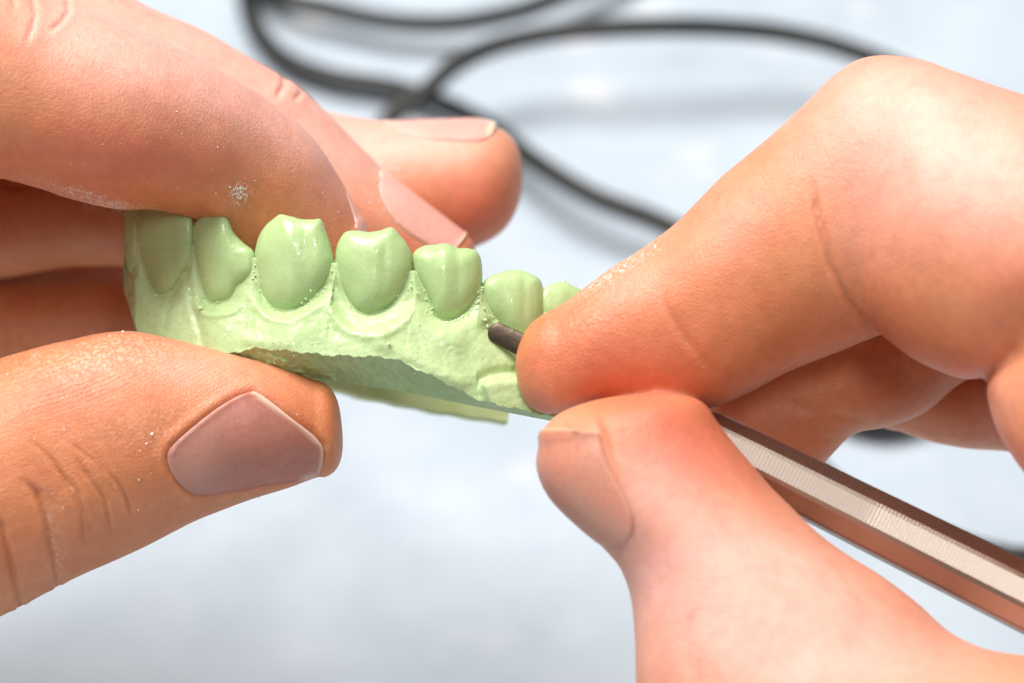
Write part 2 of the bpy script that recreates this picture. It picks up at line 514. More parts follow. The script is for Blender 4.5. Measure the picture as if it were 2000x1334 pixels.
def finish_nail(V, F, rim, lun, parent, mat, thick=0.00035):
    o = mesh_obj('fingernail', V, F, mat, parent)
    for nm, v in (('rim', rim), ('lunula', lun)):
        at = o.data.attributes.new(nm, 'FLOAT', 'POINT'); at.data.foreach_set('value', np.asarray(v, np.float32))
    s = o.modifiers.new('thick', 'SOLIDIFY'); s.thickness = thick; s.offset = -1
    return o


def tube_nail(tube, s0, s1, a0, ah, parent, mat, lift=5.0, free=0.16, n=26, flare=0.6, rnd=0.03):
    """nail lying on a finger: s0 cuticle, s1 free edge, a0 middle angle, ah half angle (deg)"""
    V = []; rim = []; lun = []
    for i in range(n):
        f = i / (n - 1)
        w = (1 - (1 - min(1, f / 0.35)) ** 2) ** 0.5 if f < 0.35 else 1.0
        w = max(w, 0.12)
        if f > 0.7: w *= 1 - 0.32 * ((f - 0.7) / 0.3) ** 2
        for j in range(n):
            gg = j / (n - 1) * 2 - 1
            a = math.radians(a0 + gg * ah * w)
            l = lift * (1 - abs(gg) ** 4) * min(1, f * 6) + lift * flare * f + 1.0
            V.append(tube.ev(s0 + (s1 - s0) * (f - rnd * gg * gg * f), a, l))
            rim.append(1.0 if f > 1 - free else max(0, (f - (1 - free) + 0.06) / 0.06) if f > 1 - free - 0.06 else 0)
            lun.append(max(0, 1 - f / 0.25))
    F = [(i * n + j, i * n + j + 1, (i + 1) * n + j + 1, (i + 1) * n + j) for i in range(n - 1) for j in range(n - 1)]
    return finish_nail(np.array(V), F, rim, lun, parent, mat)


def ray_nail(bvh, poly, parent, mat, free_pts, lun_c, lift=6.0, n=96, nr=14, free_w=7):
    O = catmull_closed(poly, n)
    for _ in range(5): O = 0.5 * O + 0.25 * (np.roll(O, 1, 0) + np.roll(O, -1, 0))
    c = O.mean(0)
    V = []; rim = []; lun = []; tops = []
    rows = [0.02 + 0.98 * i / (nr - 1) for i in range(nr)]
    for r in rows:
        for k in range(n):
            q = c + (O[k] - c) * r
            loc, nn, _, _ = ray_hit(bvh, q[0], q[1])
            if loc is None:
                loc = V[-1] if V else W(q[0], q[1], 0); nn = Vector((0, 0, 0)); nn = Vector(-F_)
            fd, _ = seg_dist(np.array([q[0]]), np.array([q[1]]), free_pts)
            fd = fd[0]
            edge = (1 - r ** 6)
            l = lift * (0.5 + edge) + 6.0 * math.exp(-(fd / 40) ** 2) - 2.0
            V.append(np.array(loc) + np.array(nn) * l * U)
            rim.append(max(0.0, min(1.0, (free_w + 3 - fd) / 5)))
            lun.append(math.exp(-(math.hypot(q[0] - lun_c[0], q[1] - lun_c[1]) / 55) ** 2))
    V = np.array(V).reshape(nr, n, 3)
    for _ in range(3):
        V[1:-1] = 0.5 * V[1:-1] + 0.125 * (V[:-2] + V[2:] + np.roll(V[1:-1], 1, 1) + np.roll(V[1:-1], -1, 1))
    V = V.reshape(-1, 3)
    F = [(i * n + j, i * n + (j + 1) % n, (i + 1) * n + (j + 1) % n, (i + 1) * n + j) for i in range(nr - 1) for j in range(n)]
    F.append(tuple(range(n)))
    return finish_nail(V, F, rim, lun, parent, mat)


# ---- left hand
L_index = Tube([(-900, 60, -760, 560, -100, 210), (-620, -120, -520, 420, -40, 205), (-380, -150, -300, 350, 0, 200), (-160, -130, -130, 335, 60, 200), (20, -45, 40, 358, 46, 190), (125, -2, 135, 388, 28, 190),
                (240, 42, 232, 410, 2, 188), (360, 98, 310, 412, -38, 182), (450, 150, 390, 436, -86, 168), (540, 205, 430, 500, -136, 152), (615, 275, 480, 560, -178, 142),
                (668, 358, 540, 600, -214, 128), (702, 420, 590, 625, -228, 110)], cap=60, n=60)
L_middle = Tube([(-900, -100, -800, 400, -420, 190), (-400, -330, -400, 100, -380, 190), (-100, -250, -160, 140, -370, 185), (110, -85, 20, 260, -375, 180), (270, 2, 160, 310, -390, 172), (400, 62, 280, 360, -405, 165),
                 (545, 145, 410, 420, -425, 160), (605, 188, 490, 470, -440, 155), (690, 272, 570, 530, -450, 150), (760, 342, 640, 570, -455, 140), (850, 412, 730, 600, -465, 120), (905, 455, 800, 615, -470, 100)], cap=55, n=60)
L_ring = Tube([(-700, -50, -700, 380, -780, 180), (-200, -120, -250, 300, -760, 180), (150, 20, 100, 380, -740, 175), (420, 150, 390, 430, -720, 165), (600, 208, 580, 455, -700, 155), (720, 232, 700, 480, -690, 150), (800, 238, 780, 492, -690, 148),
               (900, 236, 870, 492, -690, 140)], cap=135, n=50, p=2.35)
L_little = Tube([(-700, 270, -700, 620, -720, 150), (-300, 280, -300, 590, -740, 150), (0, 300, 0, 545, -740, 140), (130, 305, 130, 522, -735, 130), (260, 310, 260, 522, -730, 125), (380, 330, 380, 530, -730, 110)], cap=80, n=30)
L_pad = Tube([(-800, 400, -700, 900, -900, 160), (-300, 480, -300, 860, -930, 170), (0, 530, 0, 780, -940, 170), (200, 525, 200, 760, -940, 160), (330, 535, 330, 720, -940, 140)], cap=90, n=30)
L_back = Tube([(-900, 300, -800, 900, -1050, 150), (-300, 380, -300, 780, -1080, 160), (0, 420, 0, 720, -1080, 150), (200, 440, 200, 690, -1080, 140), (320, 460, 320, 670, -1080, 120)], cap=60, n=24)
L_thumb = Tube([(-900, 700, -700, 1500, -120, 330), (-600, 760, -420, 1500, -40, 300), (-330, 790, -180, 1350, 20, 250), (-120, 745, -30, 1225, 50, 215), (10, 697, 65, 1172, 60, 195), (115, 668, 165, 1122, 60, 182), (230, 648, 275, 1070, 55, 170),
                (340, 662, 385, 1016, 45, 155), (450, 690, 490, 975, 35, 138), (545, 714, 570, 946, 25, 120), (612, 742, 622, 926, 15, 96)], cap=52, n=60, p=2.6, capdir=(0.99, 0.12))
L_palm = Tube([(-1150, -250, -1250, 1400, -350, 420), (-850, -150, -900, 1300, -350, 420), (-560, -60, -600, 1200, -400, 330), (-420, 50, -430, 1000, -430, 260)], cap=60, cap0=200, n=24)
L_wrist = Tube([(-1900, 0, -1900, 1100, -350, 380), (-1400, -50, -1400, 1150, -350, 400), (-1000, 0, -1000, 1200, -350, 400)], cap=60, cap0=120, n=20)

thumb_nail_poly = [(334, 872), (372, 838), (420, 800), (462, 774), (494, 764), (530, 786), (572, 818), (610, 846), (632, 868), (632, 896), (622, 918), (590, 930), (530, 943), (470, 954), (420, 963), (382, 965), (354, 949), (332, 920), (326, 893)]
left_creases = [
    ([(46, 938), (72, 962), (90, 1010), (102, 1075), (114, 1150), (118, 1180)], 5, 7), ([(62, 945), (88, 980), (104, 1030), (116, 1090)], 16, 5),
    ([(-30, 990), (4, 1030), (22, 1100), (42, 1195), (46, 1225)], 5.5, 7.5), ([(-10, 1000), (20, 1060), (40, 1150)], 15, 4),
    ([(88, 890), (150, 960), (180, 1035)], 4, 4.5), ([(150, 900), (205, 975), (220, 1045)], 3.6, 4.5), ([(200, 910), (245, 960), (260, 1015)], 3.2, 3.5), ([(120, 930), (160, 1000), (165, 1070)], 3.5, 4),
    ([(232, 945), (252, 985), (256, 1005)], 3.5, 4), ([(130, 860), (190, 905), (235, 980)], 3.2, 2.5), ([(60, 860), (110, 905), (140, 960)], 3.2, 2.5), ([(170, 870), (215, 920)], 3, 2),
    ([(130, -10), (135, 20), (118, 45), (95, 60)], 5, 4), ([(60, -30), (70, 30), (50, 90)], 6, 3), ([(20, -30), (30, 20)], 6, 3),
    ([(0, 350), (20, 362), (45, 366)], 7, 6),
    ([(435, 205), (500, 150)], 4, 0),
    ([(552, 140), (556, 165), (540, 190)], 6, 5, (-700, -280)), ([(590, 180), (575, 195)], 5, 4, (-700, -280)),
    ([(380, 402), (400, 424), (450, 440)], 12, 6),
]
left_flush_shade = [(570, 250, 140, 40, 45, 0.25, -235), (670, 390, 80, 36, 60, 0.2, -290), (200, 300, 240, 90, 12, 0.25), (150, 760, 190, 60, -12, 0.5), (560, 760, 120, 60, 20, 0.25), (330, 330, 150, 80, 10, 0.35), (180, 270, 140, 70, 10, 0.25), (930, 400, 90, 80, 0, 0.75), (720, 420, 60, 60, 0, 0.25), (800, 470, 50, 40, 0, 0.5),  # blood redness, plus the index finger's warm shade and shaded edge painted in
              (560, 150, 90, 50, 30, 0.2), (260, 880, 120, 60, 0, 0.18), (650, 260, 100, 80, 40, 0.22), (60, 1000, 60, 120, 0, 0.15), (500, 470, 100, 40, 0, 0.3)]
left_lit_pale = [(230, 70, 330, 110, 25, 1.0), (450, 90, 260, 80, 38, 0.9), (780, 270, 220, 70, 0, 0.95), (460, 180, 150, 60, 35, 0.4), (700, 380, 120, 60, 45, 0.4), (600, 400, 50, 70, 30, 0.2), (380, 720, 130, 50, 10, 0.5), (350, 20, 120, 60, 20, 0.3), (120, 130, 160, 90, 20, 0.2)]  # paler finger backs; brightness of the lit upper sides is painted in here
left_ridges = [(110, 740, 210, 60, -12, 0.9), (420, 720, 140, 40, 15, 0.6), (150, 350, 170, 60, 8, 0.55), (560, 400, 110, 60, 30, 0.55), (330, 390, 120, 40, 0, 0.4)]
left_hand, bvhL = make_hand('hand', voxel=0.00024, smooth=10, tubes=[L_index, L_middle, L_ring, L_little, L_pad, L_back, L_thumb, L_palm, L_wrist], creases=left_creases, nails_cut=[thumb_nail_poly], flush=left_flush_shade, pale=left_lit_pale, ridges=left_ridges,
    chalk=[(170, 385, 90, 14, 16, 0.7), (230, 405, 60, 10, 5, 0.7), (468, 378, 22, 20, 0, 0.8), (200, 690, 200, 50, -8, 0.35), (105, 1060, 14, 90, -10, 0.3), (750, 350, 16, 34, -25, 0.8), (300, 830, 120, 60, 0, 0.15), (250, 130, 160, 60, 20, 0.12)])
tag(left_hand, 'bare hand at the left, thumb below and fingers over the green dental cast', 'hand')
ray_nail(bvhL, thumb_nail_poly, left_hand, M_NAIL, [(494, 764), (572, 818), (632, 868), (632, 896), (622, 918), (590, 930)], (372, 915), lift=1.8, free_w=5.5)
tube_nail(L_middle, 0.80, 1.12, 20, 46, left_hand, M_NAILP, 2.5, flare=0.4, rnd=0.10)
tube_nail(L_ring, 0.76, 1.52, 4, 44, left_hand, M_NAILP, 4, 0.12)
tube_nail(L_index, 0.92, 1.5, -6, 44, left_hand, M_NAILP, 1.0, flare=0.0)

# ---- right hand
R_index = Tube([(1790, 125, 2000, 470, 170, 165), (1720, 100, 1880, 560, 175, 180), (1640, 132, 1800, 590, 175, 180), (1560, 215, 1745, 640, 170, 172), (1480, 285, 1640, 686, 160, 165), (1400, 352, 1540, 726, 150, 158), (1330, 425, 1460, 770, 145, 150),
                (1260, 482, 1385, 800, 140, 142), (1195, 520, 1290, 800, 135, 134), (1130, 572, 1180, 790, 128, 118), (1082, 606, 1108, 803, 122, 100)], cap=94, n=60, p=2.2, capdir=(-0.93, 0.30))
R_prox = Tube([(1690, 160, 1640, 380, 130, 120), (1735, 112, 1640, 480, 165, 160), (1800, 112, 1668, 585, 205, 195), (1880, 146, 1730, 660, 235, 225), (1960, 172, 1810, 716, 260, 235), (2060, 200, 1920, 742, 290, 240), (2200, 240, 2120, 700, 330, 250),
               (2450, 300, 2400, 850, 380, 270), (2750, 350, 2750, 1000, 400, 300)], cap=60, cap0=70, n=50)
R_web = Tube([(2080, 560, 2500, 500, 330, 190), (1992, 655, 2400, 640, 350, 200), (1932, 735, 2360, 740, 360, 205), (1938, 815, 2380, 850, 365, 210), (1985, 900, 2420, 960, 375, 215), (2080, 1010, 2500, 1080, 390, 220), (2250, 1150, 2700, 1250, 400, 240)], cap=80, cap0=80, n=40)
R_middle = Tube([(2500, 350, 2550, 700, 150, 170), (2150, 430, 2250, 720, 30, 160), (1950, 500, 2010, 700, -40, 155), (1800, 560, 1885, 745, -80, 150), (1700, 610, 1810, 803, -105, 140), (1630, 660, 1735, 833, -115, 132), (1550, 690, 1668, 848, -120, 126),
                 (1470, 705, 1608, 908, -120, 120), (1395, 742, 1540, 985, -115, 110)], cap=70, n=50)
R_ring = Tube([(2700, 500, 2750, 950, 0, 170), (2300, 600, 2350, 960, -180, 165), (2060, 640, 2090, 893, -270, 150), (1960, 650, 1968, 882, -300, 140), (1870, 670, 1872, 874, -315, 130), (1790, 690, 1800, 858, -320, 115), (1745, 710, 1755, 842, -320, 95)], cap=60, n=40)
R_thumb = Tube([(1054, 868, 1398, 822, 300, 165), (1050, 915, 1448, 880, 305, 178), (1074, 972, 1505, 948, 310, 186), (1130, 1030, 1560, 1005, 318, 192), (1192, 1085, 1612, 1052, 325, 200), (1228, 1150, 1682, 1098, 335, 212), (1238, 1240, 1790, 1168, 345, 230),
                (1240, 1330, 1880, 1252, 355, 250), (1260, 1480, 2060, 1290, 365, 280), (1420, 1700, 2300, 1290, 380, 310), (1750, 1950, 2600, 1250, 390, 330)][::-1], cap=72, n=60, p=2.5, capdir=(-0.12, -0.99))
R_palm = Tube([(2350, 250, 2200, 1500, 300, 330), (2650, 200, 2600, 1650, 280, 380), (3000, 300, 3000, 1750, 250, 380), (3500, 500, 3500, 1650, 250, 360), (4000, 500, 4000, 1600, 250, 340)], cap=120, cap0=100, n=24)

right_creases = [
    ([(1292, 560), (1300, 600), (1330, 650), (1380, 710), (1420, 750)], 7, 2.6),
    ([(1584, 350), (1600, 430), (1625, 520), (1660, 590), (1705, 650)], 5.5, 9),
    ([(1360, 1190), (1340, 1250), (1345, 1330)], 12, 4),
    ([(1905, 748), (1950, 715), (2000, 680)], 14, 8),
    ([(1500, 770), (1580, 800), (1700, 825)], 8, 3, (-600, 30)), ([(1560, 850), (1640, 860)], 6, 2, (-600, 30)),
    ([(1150, 800), (1175, 850), (1195, 930), (1212, 1010), (1214, 1110)], 9, 5, (200, 900)),
]
right_flush = [(1180, 690, 150, 80, 5, 0.5), (1400, 560, 140, 110, -35, 0.15), (1850, 420, 180, 140, 0, 0.25), (1040, 720, 60, 70, 0, 0.25), (1350, 870, 180, 100, 30, 0.85), (1250, 950, 90, 120, 0, 0.3), (1270, 570, 70, 50, -35, 0.15), (1980, 540, 90, 70, 0, 0.4),
               (1280, 1160, 16, 18, 0, 0.5), (1895, 352, 16, 12, 0, 0.35), (1450, 430, 100, 60, -35, 0.2), (1900, 330, 200, 60, 0, 0.1), (1330, 650, 60, 80, 60, 0.2), (1550, 1130, 110, 70, 30, 0.25)]
right_lit_pale = [(1800, 230, 300, 190, 15, 1.0), (1550, 1270, 460, 170, 10, 1.0), (1440, 1080, 240, 120, 30, 0.7), (1950, 400, 160, 120, 0, 0.35), (1250, 960, 90, 90, 0, 0.35), (1230, 540, 120, 40, -35, 0.35), (1330, 1120, 220, 60, 0, 0.4), (1420, 430, 70, 90, 40, 0.35), (1950, 800, 60, 120, 0, 0.4), (1700, 450, 80, 120, 0, 0.3), (1080, 830, 50, 50, 0, 0.3)]  # paler knuckle and thumb, including painted-in brightness where light falls
right_hand, bvhR = make_hand('hand', [R_index, R_prox, R_web, R_middle, R_ring, R_thumb, R_palm], right_creases, [], right_flush, right_lit_pale, [(1100, 700, 100, 100, 0, 0.25)],
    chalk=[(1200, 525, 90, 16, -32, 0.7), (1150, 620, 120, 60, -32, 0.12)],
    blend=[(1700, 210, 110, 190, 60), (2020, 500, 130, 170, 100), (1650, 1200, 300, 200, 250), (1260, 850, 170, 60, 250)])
tag(right_hand, 'bare hand at the right pinching the metal carving tool with thumb and bent index finger', 'hand')
tube_nail(R_thumb, 0.62, 1.42, 24, 48, right_hand, M_NAILW, 1.5, 0.09, flare=0.1, rnd=0.22)

# ------------------------------------------------------------------ dental cast
cast = link(bpy.data.objects.new('dental_cast', None))
cast.location = W(650, 650, -60)
cast_inv = None
tag(cast, 'pale green plaster dental cast with a row of teeth gripped by the left hand', 'dental cast')
OFF = np.array(cast.location)


def cast_part(name, V, F, mat, parent=None, smooth=True, base=None):
    o = mesh_obj(name, np.asarray(V) - OFF, F, mat, cast if parent is None else parent, smooth)
    return o


AX = [230, 262, 300, 350, 430, 500, 570, 650, 730, 800, 870, 940, 1000, 1060, 1110, 1200]
AD = [-190, -150, -115, -72, -18, 14, 35, 44, 48, 45, 36, 20, 2, -14, -30, -60]


def arch(x): return np.interp(x, AX, AD)


teeth = [
    # (outline, bulge, back thickness)
    ([(243, 412), (258, 404), (274, 410), (276, 470), (272, 505), (262, 527), (252, 530), (245, 500)], 16, 60),
    ([(266, 430), (285, 402), (320, 396), (350, 398), (372, 412), (378, 460), (374, 512), (352, 545), (334, 575), (312, 582), (292, 560), (276, 515), (265, 470)], 34, 100),
    ([(386, 428), (400, 411), (428, 409), (444, 424), (458, 455), (476, 474), (496, 493), (497, 528), (482, 548), (464, 563), (450, 586), (427, 595), (404, 592), (392, 562), (381, 520), (374, 470), (377, 442)], 36, 95),
    ([(538, 424), (548, 418.5), (566, 422), (590, 428), (612, 428.5), (627, 429), (638, 455), (648, 488), (652, 515), (642, 548), (616, 580), (586, 601), (555, 611), (526, 602), (508, 570), (499, 530), (497, 495), (506, 460), (521, 438)], 42, 100),
    ([(670, 457), (684, 450.5), (704, 451), (722, 453), (742, 450), (765, 444), (782, 460), (799, 484), (806, 518), (799, 550), (781, 581), (755, 606), (725, 617), (696, 609), (675, 582), (662, 550), (655, 512), (658, 480)], 44, 100),
    ([(809, 492), (828, 480), (850, 478), (872, 475), (895, 484), (915, 485), (933, 492), (941, 515), (942, 548), (935, 577), (918, 603), (894, 622), (870, 628), (850, 619), (838, 592), (824, 560), (810, 530), (806, 508)], 42, 95),
    ([(944, 553), (958, 540), (984, 530), (1012, 527), (1040, 536), (1056, 548), (1064, 580), (1062, 620), (1050, 650), (1026, 664), (1000, 655), (975, 632), (954, 608), (944, 580)], 38, 90),
    ([(1056, 572), (1072, 557), (1096, 551), (1120, 558), (1145, 575), (1155, 610), (1145, 645), (1110, 664), (1076, 655), (1058, 620), (1052, 595)], 26, 80),
]


def make_tooth(poly, H, Hb, k):
    n = 112; nr = 26
    O = catmull_closed(poly, n); c = O.mean(0)
    if k == 2: c = np.array([432.0, 505.0])
    ctop = O[:, 1].min(); cbot = O[:, 1].max()
    V = []
    rs = np.sin(np.linspace(0.02, math.pi / 2, nr))

    def surf(r, front):
        q = c + (O - c) * r
        x, y = q[:, 0], q[:, 1]
        if front:
            z = H * (1 - r ** 3.1) ** 0.5
            fy = (y - ctop) / (cbot - ctop)
            z = z - 5 * (1 - fy) ** 1.5 * (1 - r ** 4)              # crown leans back toward the biting edge
            gx = (x - c[0]) / max(1, (O[:, 0].max() - O[:, 0].min()))
            z = z - 3.0 * np.exp(-((gx - 0.16) / 0.06) ** 2) * (1 - fy) * (1 - r ** 3) * (1 if k in (3, 4, 5, 6) else 0)
            z = z + 2.5 * np.exp(-((gx + 0.02) / 0.13) ** 2) * (1 - r ** 3)
        else:
            z = -Hb * (1 - r ** 3) ** 0.5
        return W(x, y, arch(x) + z)
    for r in rs: V.append(surf(r, True))
    for r in rs[::-1][1:]: V.append(surf(r, False))
    m = len(V); V = np.concatenate(V)
    V = V + (lumps(V, 0.004, 4) * 1.2 * U)[:, None] * (-F_)
    F = [(i * n + j, i * n + (j + 1) % n, (i + 1) * n + (j + 1) % n, (i + 1) * n + j) for i in range(m - 1) for j in range(n)]
    F += [tuple(range(n)), tuple((m - 1) * n + j for j in range(n))]
    cast_part('tooth', V, F, M_TOOTH)


for k, (poly, H, Hb) in enumerate(teeth): make_tooth(poly, H, Hb, k)


def gum():
    xs = np.arange(242, 1170, 2.0)
    ytop = np.interp(xs, [242, 262, 375, 497, 652, 806, 942, 1055, 1170], [440, 450, 478, 505, 515, 530, 560, 590, 610])
    E1 = np.interp(xs, [242, 270, 300, 400, 450, 500, 560, 640, 740, 775, 800, 860, 900, 940, 1000, 1070, 1170], [560, 652, 675, 700, 690, 680, 685, 694, 697, 702, 715, 742, 764, 784, 797, 812, 835])
    E1s = E1.copy()
    E1 = E1 + 1.8 * np.sin(xs * 0.11) + 1.2 * np.sin(xs * 0.31 + 1) + 0.7 * np.sin(xs * 0.83)
    E2 = np.interp(xs, [242, 270, 300, 400, 480, 560, 610, 700, 800, 940, 1065, 1170], [566, 660, 684, 712, 714, 724, 738, 752, 768, 796, 820, 842])
    E2 = np.maximum(E2, E1 + 5)
    polys = [catmull_closed(t[0], 60) for t in teeth]
    nf = 150
    v = np.linspace(0, 1, nf)
    X = np.repeat(xs[None, :], nf, 0)
    Y = ytop[None, :] * (1 - v[:, None]) + E1[None, :] * v[:, None]
    sd = np.full(X.shape, 1e9); idx = np.zeros(X.shape, int)
    for k, p in enumerate(polys):
        s = poly_sd(X, Y, p)
        m = s < sd; sd[m] = s[m]; idx[m] = k
    A = arch(X)
    t = np.clip(sd, 0, None)
    D = A + 5
    # sulcus beside each tooth, then a rounded rim, then the alveolar slope
    wid = np.array([16, 16, 16, 14, 34, 14, 18, 18])[idx]
    low = np.clip((Y - ytop[None, :] - 15) / 60, 0, 1)
    D = D + 12 + 4 * (1 - np.exp(-(t / 5) ** 2)) + 18 * (1 - np.exp(-(t / (wid * 1.2)) ** 2)) * low
    D = D + np.where(idx == 4, 9 * np.exp(-((t - 38) / 12) ** 2) * np.clip((Y - 570) / 30, 0, 1), 0)
    D = D + np.where(idx == 3, 8 * np.exp(-((t - 14) / 9) ** 2) * np.clip((Y - 570) / 30, 0, 1), 0)
    D = D + np.where(idx == 2, 9 * np.exp(-((t - 18) / 9) ** 2) * np.clip((Y - 580) / 20, 0, 1), 0)
    D = D + 34 * np.clip((Y - 590) / 120, 0, 1.2)
    # root eminences and interdental hollows
    for cx, w, a in ((325, 30, 8), (425, 40, 10), (565, 45, 12), (730, 50, 10), (870, 42, 10), (1000, 40, 8)):
        D = D + a * np.exp(-((X - cx - (Y - 600) * 0.15) / w) ** 2) * np.exp(-((Y - 650) / 45) ** 2)
    q, al = seg_dist(X, Y, [(364, 530), (374, 590), (392, 650), (402, 700)]); D = D - 6 * np.exp(-(q / 8) ** 2)
    q, al = seg_dist(X, Y, [(352, 548), (330, 590), (320, 640)]); D = D - 5 * np.exp(-(q / 8) ** 2)
    q, al = seg_dist(X, Y, [(655, 560), (662, 600), (690, 640)]); D = D - 2 * np.exp(-(q / 9) ** 2)
    q, al = seg_dist(X, Y, [(745, 672), (775, 680), (820, 705), (900, 748)]); D = D + 5 * np.exp(-(q / 14) ** 2)
    q, al = seg_dist(X, Y, [(480, 664), (520, 668), (560, 672)]); D = D + 3 * np.exp(-(q / 12) ** 2)
    # the raised lip at the lower right
    lipy = np.interp(X, [930, 960, 1010, 1100], [752, 741, 736, 745])
    lip = 1 / (1 + np.exp(-np.clip((Y - lipy) / 2.5, -30, 30))) * 1 / (1 + np.exp(-np.clip((X - 938 - (Y - 740) * 0.35) / 3, -30, 30)))
    D = D + 30 * lip - 10 * np.exp(-((Y - lipy + 10) / 12) ** 2) * (X > 930)
    # notch cut by the tool
    q, al = seg_dist(X, Y, [(955, 640), (985, 665), (1010, 690)]); D = D - 20 * np.exp(-(q / 15) ** 2)
    D = np.where(sd < 0, np.minimum(D, A + 17 - 30 * np.clip((-sd - 9) / 8, 0, 1)), D)
    P3 = W(X, Y, D).reshape(-1, 3)
    rough = lumps(P3, 0.0026, 5) * 0.8 + lumps(P3, 0.0009, 6) * 0.3 * np.clip((sd.ravel() + 5) / 30, 0, 1)
    D = D + rough.reshape(D.shape)
    D[:, :12] -= np.linspace(60, 0, 12)[None, :]
    front = (X, Y, D)
    d1 = D[-1]
    rows = [np.stack([X[i], Y[i], D[i]], 1) for i in range(nf)]
    # rounded ridge over the top to the back, back wall, and underside
    bk = -110 + arch(xs) * 0.4
    body_rows = [np.stack([xs, ytop - 8, arch(xs) - 25], 1), np.stack([xs, ytop - 4, arch(xs) - 60], 1), np.stack([xs, ytop + 30, bk], 1),
                 np.stack([xs, (ytop + E1) / 2 + 20, bk - 30], 1), np.stack([xs, E1 - 20, bk - 60], 1), np.stack([xs, E2 - 14, bk - 60], 1)]
    cut = []
    for f in np.linspace(0, 1, 26):
        yy = (E1s + (E1 - E1s) * math.exp(-f * 8)) * (1 - f) + E2 * f
        dd = d1 - 4 - np.interp(xs, [400, 540, 660], [20, 35, 95]) * f
        pp = W(xs, yy, dd)
        dd = dd + lumps(pp, 0.0028, 7) * 4 * (0.2 + 0.8 * math.sin(math.pi * f)) + lumps(pp, 0.0010, 1) * 2
        cut.append(np.stack([xs, yy, dd], 1))
    nx_ = len(xs)

    def sheet(rowlist):
        V = np.concatenate([W(r[:, 0], r[:, 1], r[:, 2]) for r in rowlist])
        F = [(i * nx_ + j, i * nx_ + j + 1, (i + 1) * nx_ + j + 1, (i + 1) * nx_ + j) for i in range(len(rowlist) - 1) for j in range(nx_ - 1)]
        return V, F
    # closed gum body: underside -> back -> top -> front -> underside
    loop = [cut[-1]] + body_rows[::-1] + rows + cut[1:]
    V = np.concatenate([W(r[:, 0], r[:, 1], r[:, 2]) for r in loop]); m = len(loop)
    F = [(i * nx_ + j, i * nx_ + j + 1, (i + 1) * nx_ + j + 1, (i + 1) * nx_ + j) for i in range(m - 1) for j in range(nx_ - 1)]
    F.append(tuple(i * nx_ for i in range(m))); F.append(tuple(i * nx_ + nx_ - 1 for i in range(m)))
    o = cast_part('gum', V, F, M_GUM)
    o.data.materials.append(M_CUT)
    s = 7 + nf - 1
    for p in o.data.polygons[:]:
        i = p.index // (nx_ - 1)
        if i >= s or i < 1: p.material_index = 1
    return front, xs


gum_front, gxs = gum()

# horseshoe back: far leg of the base and its bend, behind the fingers
xs = np.linspace(300, 992, 60)
lo = np.interp(xs, [300, 560, 620, 700, 850, 960, 992], [650, 722, 752, 776, 806, 824, 828]) + 1.2 * np.sin(xs * 0.09)
ring = []
for x, y in zip(xs, lo):
    hgt = 52 if x < 900 else 52
    sk = 10
    ring.append([(x + 6, y - hgt, -430), (x, y - 5, -436), (x - 2, y, -445), (x - 10, y + 2, -560), (x - 10, y - hgt, -600)])
ring = np.array(ring, float)
V = W(ring[..., 0], ring[..., 1], ring[..., 2]).reshape(-1, 3)
n = len(xs)
F = [(i * 5 + j, i * 5 + (j + 1) % 5, (i + 1) * 5 + (j + 1) % 5, (i + 1) * 5 + j) for i in range(n - 1) for j in range(5)] + [tuple(range(5)), tuple((n - 1) * 5 + j for j in range(5))]
cast_part('base', V, F, M_FAR, smooth=False)
# bend joining both legs, at the left behind the thumb
bd = Tube([(310, 580, 310, 668, -250, 50), (300, 580, 300, 672, -300, 70), (300, 590, 300, 672, -350, 90), (330, 600, 330, 672, -480, 90), (380, 610, 380, 675, -520, 60)], cap=20, cap0=20, n=24)
V, F = bd.mesh(24, 6)
cast_part('base_bend', V, F, M_FAR)


# ------------------------------------------------------------------ crumbs and dust
def crumbs(name, pts, mat, label, cat):
    """pts: list of (world position, radius in u)"""
    V = []; F = []; o = 0
    base = bmesh.new(); bmesh.ops.create_icosphere(base, subdivisions=1, radius=1.0)
    bv = np.array([v.co[:] for v in base.verts]); bf = [tuple(v.index for v in f.verts) for f in base.faces]; base.free()
    for p, r in pts:
        s = rng.uniform(0.6, 1.3, 3) * r * U
        w = bv * s * rng.uniform(0.75, 1.25, (len(bv), 1))
        V.append(w + p); F += [tuple(i + o for i in f) for f in bf]; o += len(bv)
    ob = mesh_obj(name, np.concatenate(V), F, mat)
    return tag(ob, label, cat, kind='stuff')


FX, FY, FD = gum_front


def gum_at(x, y):
    j = int(np.clip(round((x - gxs[0]) / 2), 0, len(gxs) - 1))
    i = int(np.argmin(np.abs(FY[:, j] - y)))
    return W(x, y, FD[i, j])


pts = []
for k in (2, 3, 4, 5, 6):
    O = catmull_closed(teeth[k][0], 90)
    low = [q for q in O if q[1] > O[:, 1].min() + 0.52 * (O[:, 1].max() - O[:, 1].min())]
    for q in low:
        if random.random() < {2: 0.2, 3: 0.3, 4: 0.12, 5: 0.7, 6: 0.6}[k]:
            for _ in range(1 if k < 5 else 2):
                x = q[0] + random.gauss(0, 3); y = q[1] + 4 + random.gauss(0, 2.5)
                pts.append((gum_at(x, y) - F_ * 1.5 * U, random.uniform(1.2, 3.0)))
for x, y, r in ((392, 603, 5), (585, 571, 4), (608, 568, 4.5), (425, 590, 3), (305, 578, 4), (952, 637, 6), (948, 625, 4.5), (935, 590, 4), (946, 603, 3.5), (590, 592, 4), (597, 584, 3), (645, 545, 2.5), (803, 560, 3), (815, 572, 3), (760, 672, 4)):
    pts.append((gum_at(x, y) - F_ * (24 if (x in (585, 608)) else 4) * U, r))
